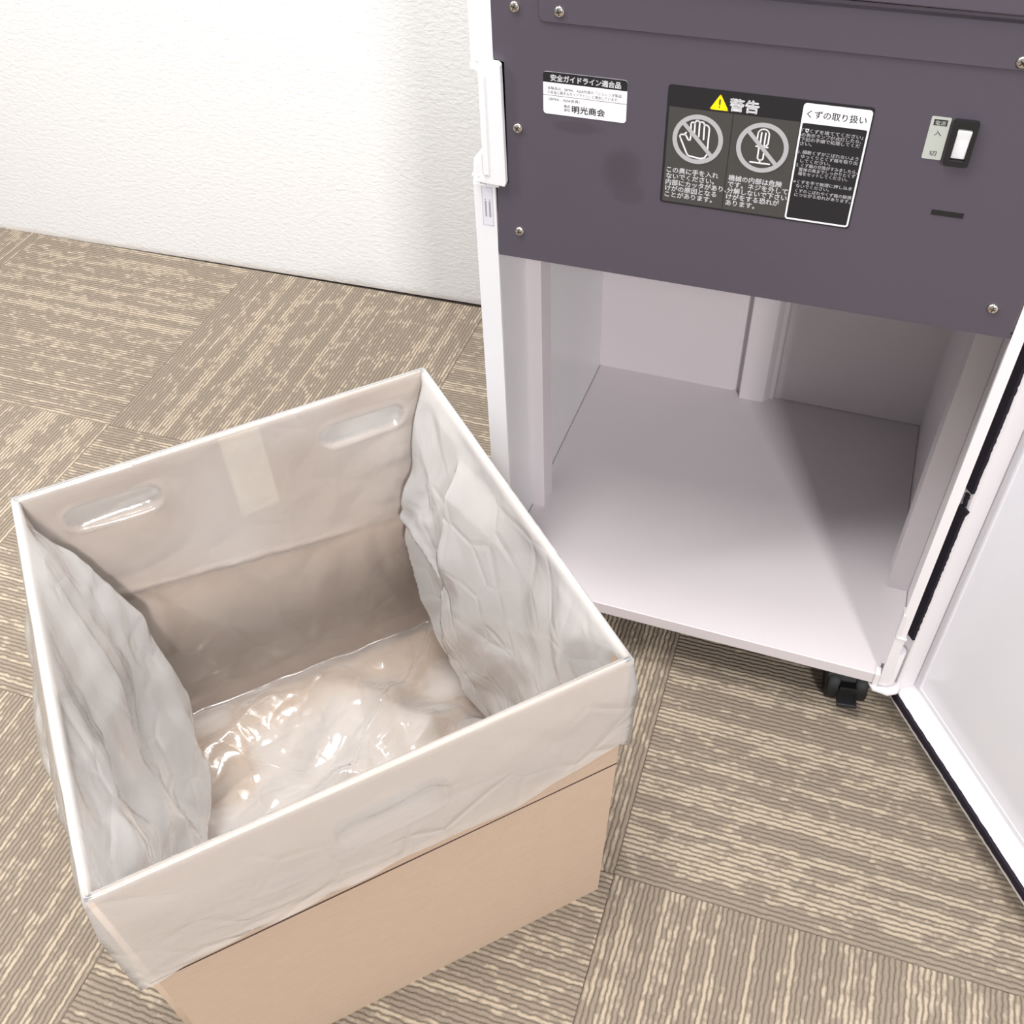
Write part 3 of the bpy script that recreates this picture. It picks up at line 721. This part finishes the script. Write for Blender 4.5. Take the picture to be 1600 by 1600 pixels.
    # corners: inward on both walls
    for sd in range(4):
        c = sd*NSD; prev = (sd+3) % 4
        dprev = disp(prev, np.full(len(zi), .9999), zi); dcur = dfull[:, c]
        npv = nr[((sd+3) % 4)*NSD+3]; ncu = nr[c+3]
        P[:, c, :2] = base[:, c]+dprev[:, None]*npv+dcur[:, None]*ncu
        # the columns beside a corner also keep clear of the neighbouring wall
    for sd in range(4):
        nn = nr[((sd+1) % 4)*NSD+3]; npv = nr[((sd+3) % 4)*NSD+3]
        for i in range(1, NSD):
            c = sd*NSD+i; a = aa[i]
            wn = max(0, 1-(1-a)/.03); wp = max(0, 1-a/.03)
            P[:, c, :2] = base[:, c]+dfull[:, c][:, None]*nr[c]+.0062*(wn*nn+wp*npv)
    P[:, :, 2] = zi[:, None]
    # sagging of the film between rim corners is slight; lift nothing
    # rim row: over the top of the board
    rimrow = np.zeros((1, 4*NSD, 3)); out_rows = []
    for c in range(4*NSD):
        P[0, c, :2] = base[0, c]+nr[c]*.0048
    for sd in range(4):
        c = sd*NSD; P[0, c, :2] = base[0, c]+(nr[((sd+3) % 4)*NSD+3]+nr[c+3])*.0048
    # outer skirt
    def hem(sd, a):
        if sd == 0: return np.interp(a, [0,.12,.27,.37,.475,.75,.86,1.0], [.270,.281,.286,.285,.289,.283,.295,.306])
        if sd == 1: return np.interp(a, [0, 1], [.294, .27])
        if sd == 2: return .262+.012*math.sin(a*7)
        return np.interp(a, [0, .5, 1], [.265, .250, .254])
    NK = 22; S = np.zeros((NK, 4*NSD, 3))
    for sd in range(4):
        for i, a in enumerate(aa):
            c = sd*NSD+i; hz = hem(sd, a)
            t = np.linspace(0, 1, NK); z = BH+.0018-(BH+.0018-hz)*t; z[0] = BH+.0026
            A, B = order[sd], order[(sd+1) % 4]
            ca = np.array([corner(A, q) for q in z]); cb = np.array([corner(B, q) for q in z]); p = ca+(cb-ca)*a
            n = -nr[sd*NSD+3]
            if i == 0: n = n-nr[((sd+3) % 4)*NSD+3]
            k = .0010+.0055*np.clip(t*3, 0, 1)
            s = np.full(NK, a*W)
            bul = {0: .002, 1: .004, 2: .004, 3: .020}[sd]*math.sin(math.pi*a)*np.sin(np.clip(t*1.2, 0, 1)*math.pi*.55)
            fz = fold(s, z, 90+sd, 10, 5, 22)*({0: .0022, 1: .003, 2: .003, 3: .0075}[sd])*np.clip(t*4, 0, 1)*min(1, min(a, 1-a)/.04)
            if sd == 0:   # sagging diagonal drape lines on the front
                fz = fz+.0016*np.sin((z*1.0+s*.18)*260)*np.clip(t*1.5-.3, 0, 1)*math.exp(-((a-.25)/.3)**2)
            d = k+np.maximum(bul+np.abs(fz), 0)
            if sd == 0: m = hole(s, z, .2165, .362); d = d-.0046*m
            S[:, c, :2] = p+d[:, None]*n; S[:, c, 2] = z
    mid = (S[0]+P[0])/2; mid[:, 2] = BH+.0036
    grid = [S[NK-1-i] for i in range(NK)]+[mid]+[P[i] for i in range(len(zi))]
    # floor of the bag: rings shrinking to the middle, crumpled
    last = P[-1]; cen = np.array([.215, .235, .02]); NR = 44
    for k in range(1, NR+1):
        f = 1-k/(NR+.6)
        r = cen+(last-cen)*f
        u, v = r[:, 0], r[:, 1]
        h = fold(u, v, 101, 11, 4, 18)*.017+fold(u, v, 130, 9, 10, 40)*.006+.012*vn(u*9, v*9, np.full_like(u, 3.3))
        wgt = min(1, k/7)
        pile = .030*np.exp(-(((u-.25)/.13)**2+((v-.16)/.10)**2))+.03*np.exp(-(((u-.36)/.06)**2+((v-.20)/.09)**2))
        for q in range(3*min(k, 12)): r[:, :2] = .5*r[:, :2]+.25*(np.roll(r[:, :2], 1, 0)+np.roll(r[:, :2], -1, 0))
        r[:, 2] = .026+wgt*(.004+np.clip(h+pile+.006, -.016, .2))
        r[:, 0] += wgt*.006*vn(u*30, v*30, np.full_like(u, 8.1)); r[:, 1] += wgt*.006*vn(u*30, v*30, np.full_like(u, 18.1))
        grid.append(r)
    g = np.array(grid); nr_, nc = g.shape[:2]
    verts = g.reshape(-1, 3).tolist(); faces = []
    for i in range(nr_-1):
        for j in range(nc): faces.append((i*nc+j, i*nc+(j+1) % nc, (i+1)*nc+(j+1) % nc, (i+1)*nc+j))
    verts.append([cen[0], cen[1], .035]); ci = len(verts)-1
    for j in range(nc): faces.append(((nr_-1)*nc+j, (nr_-1)*nc+(j+1) % nc, ci))
    me = bpy.data.meshes.new('bin_liner'); me.from_pydata(verts, [], faces); me.update()
    for p in me.polygons: p.use_smooth = True
    lay = np.ones((nr_, nc))
    side_w = np.zeros(nc)
    for j in range(nc):
        sd = j//NSD; a = (j % NSD)/NSD
        side_w[j] = min(1, min(a, 1-a)/.04) if sd in (1, 3) else 0
    lay[:NK] = 1.8+1.2*side_w
    lay[NK:NK+1+len(zi)] = 1.0+1.8*side_w*np.concatenate([[1], np.clip((zi-.03)/.05, 0, 1)])[:, None]
    zz = P[:, :, 2]; uu = (1-(np.arange(nc) % NSD)/NSD)*W
    back = ((np.arange(nc)//NSD) == 2)*1.0
    up = np.clip((zz-(.262-.11*uu[None, :]))/.006, 0, 1)*back[None, :]
    nzb = np.clip(vn(np.broadcast_to(uu*11, zz.shape), zz*14, np.full_like(zz, 5.5))*1.5+.3, 0, 1)
    lay[NK+1:NK+1+len(zi)] += up*(.55+.9*nzb)
    fl0 = NK+1+len(zi)
    fu, fv = g[fl0:, :, 0], g[fl0:, :, 1]
    lay[fl0:] += 2.6*np.clip(vn(fu*13, fv*13, np.full_like(fu, 2.2))*2.2-.25, 0, 1)**.7*np.minimum(1, np.arange(nr_-fl0)/6)[:, None]
    at = me.attributes.new('layers', 'FLOAT', 'POINT'); at.data.foreach_set('value', np.concatenate([lay.ravel(), [1.0]]).astype(np.float32))
    o = link('bin_liner', me, M_film); o.location = (BX, BY, 0); o.rotation_euler = (0, 0, BT)
    o['label'] = 'frosted clear plastic bag lining the cardboard box, folded over its rim'; o['category'] = 'bag'
liner()
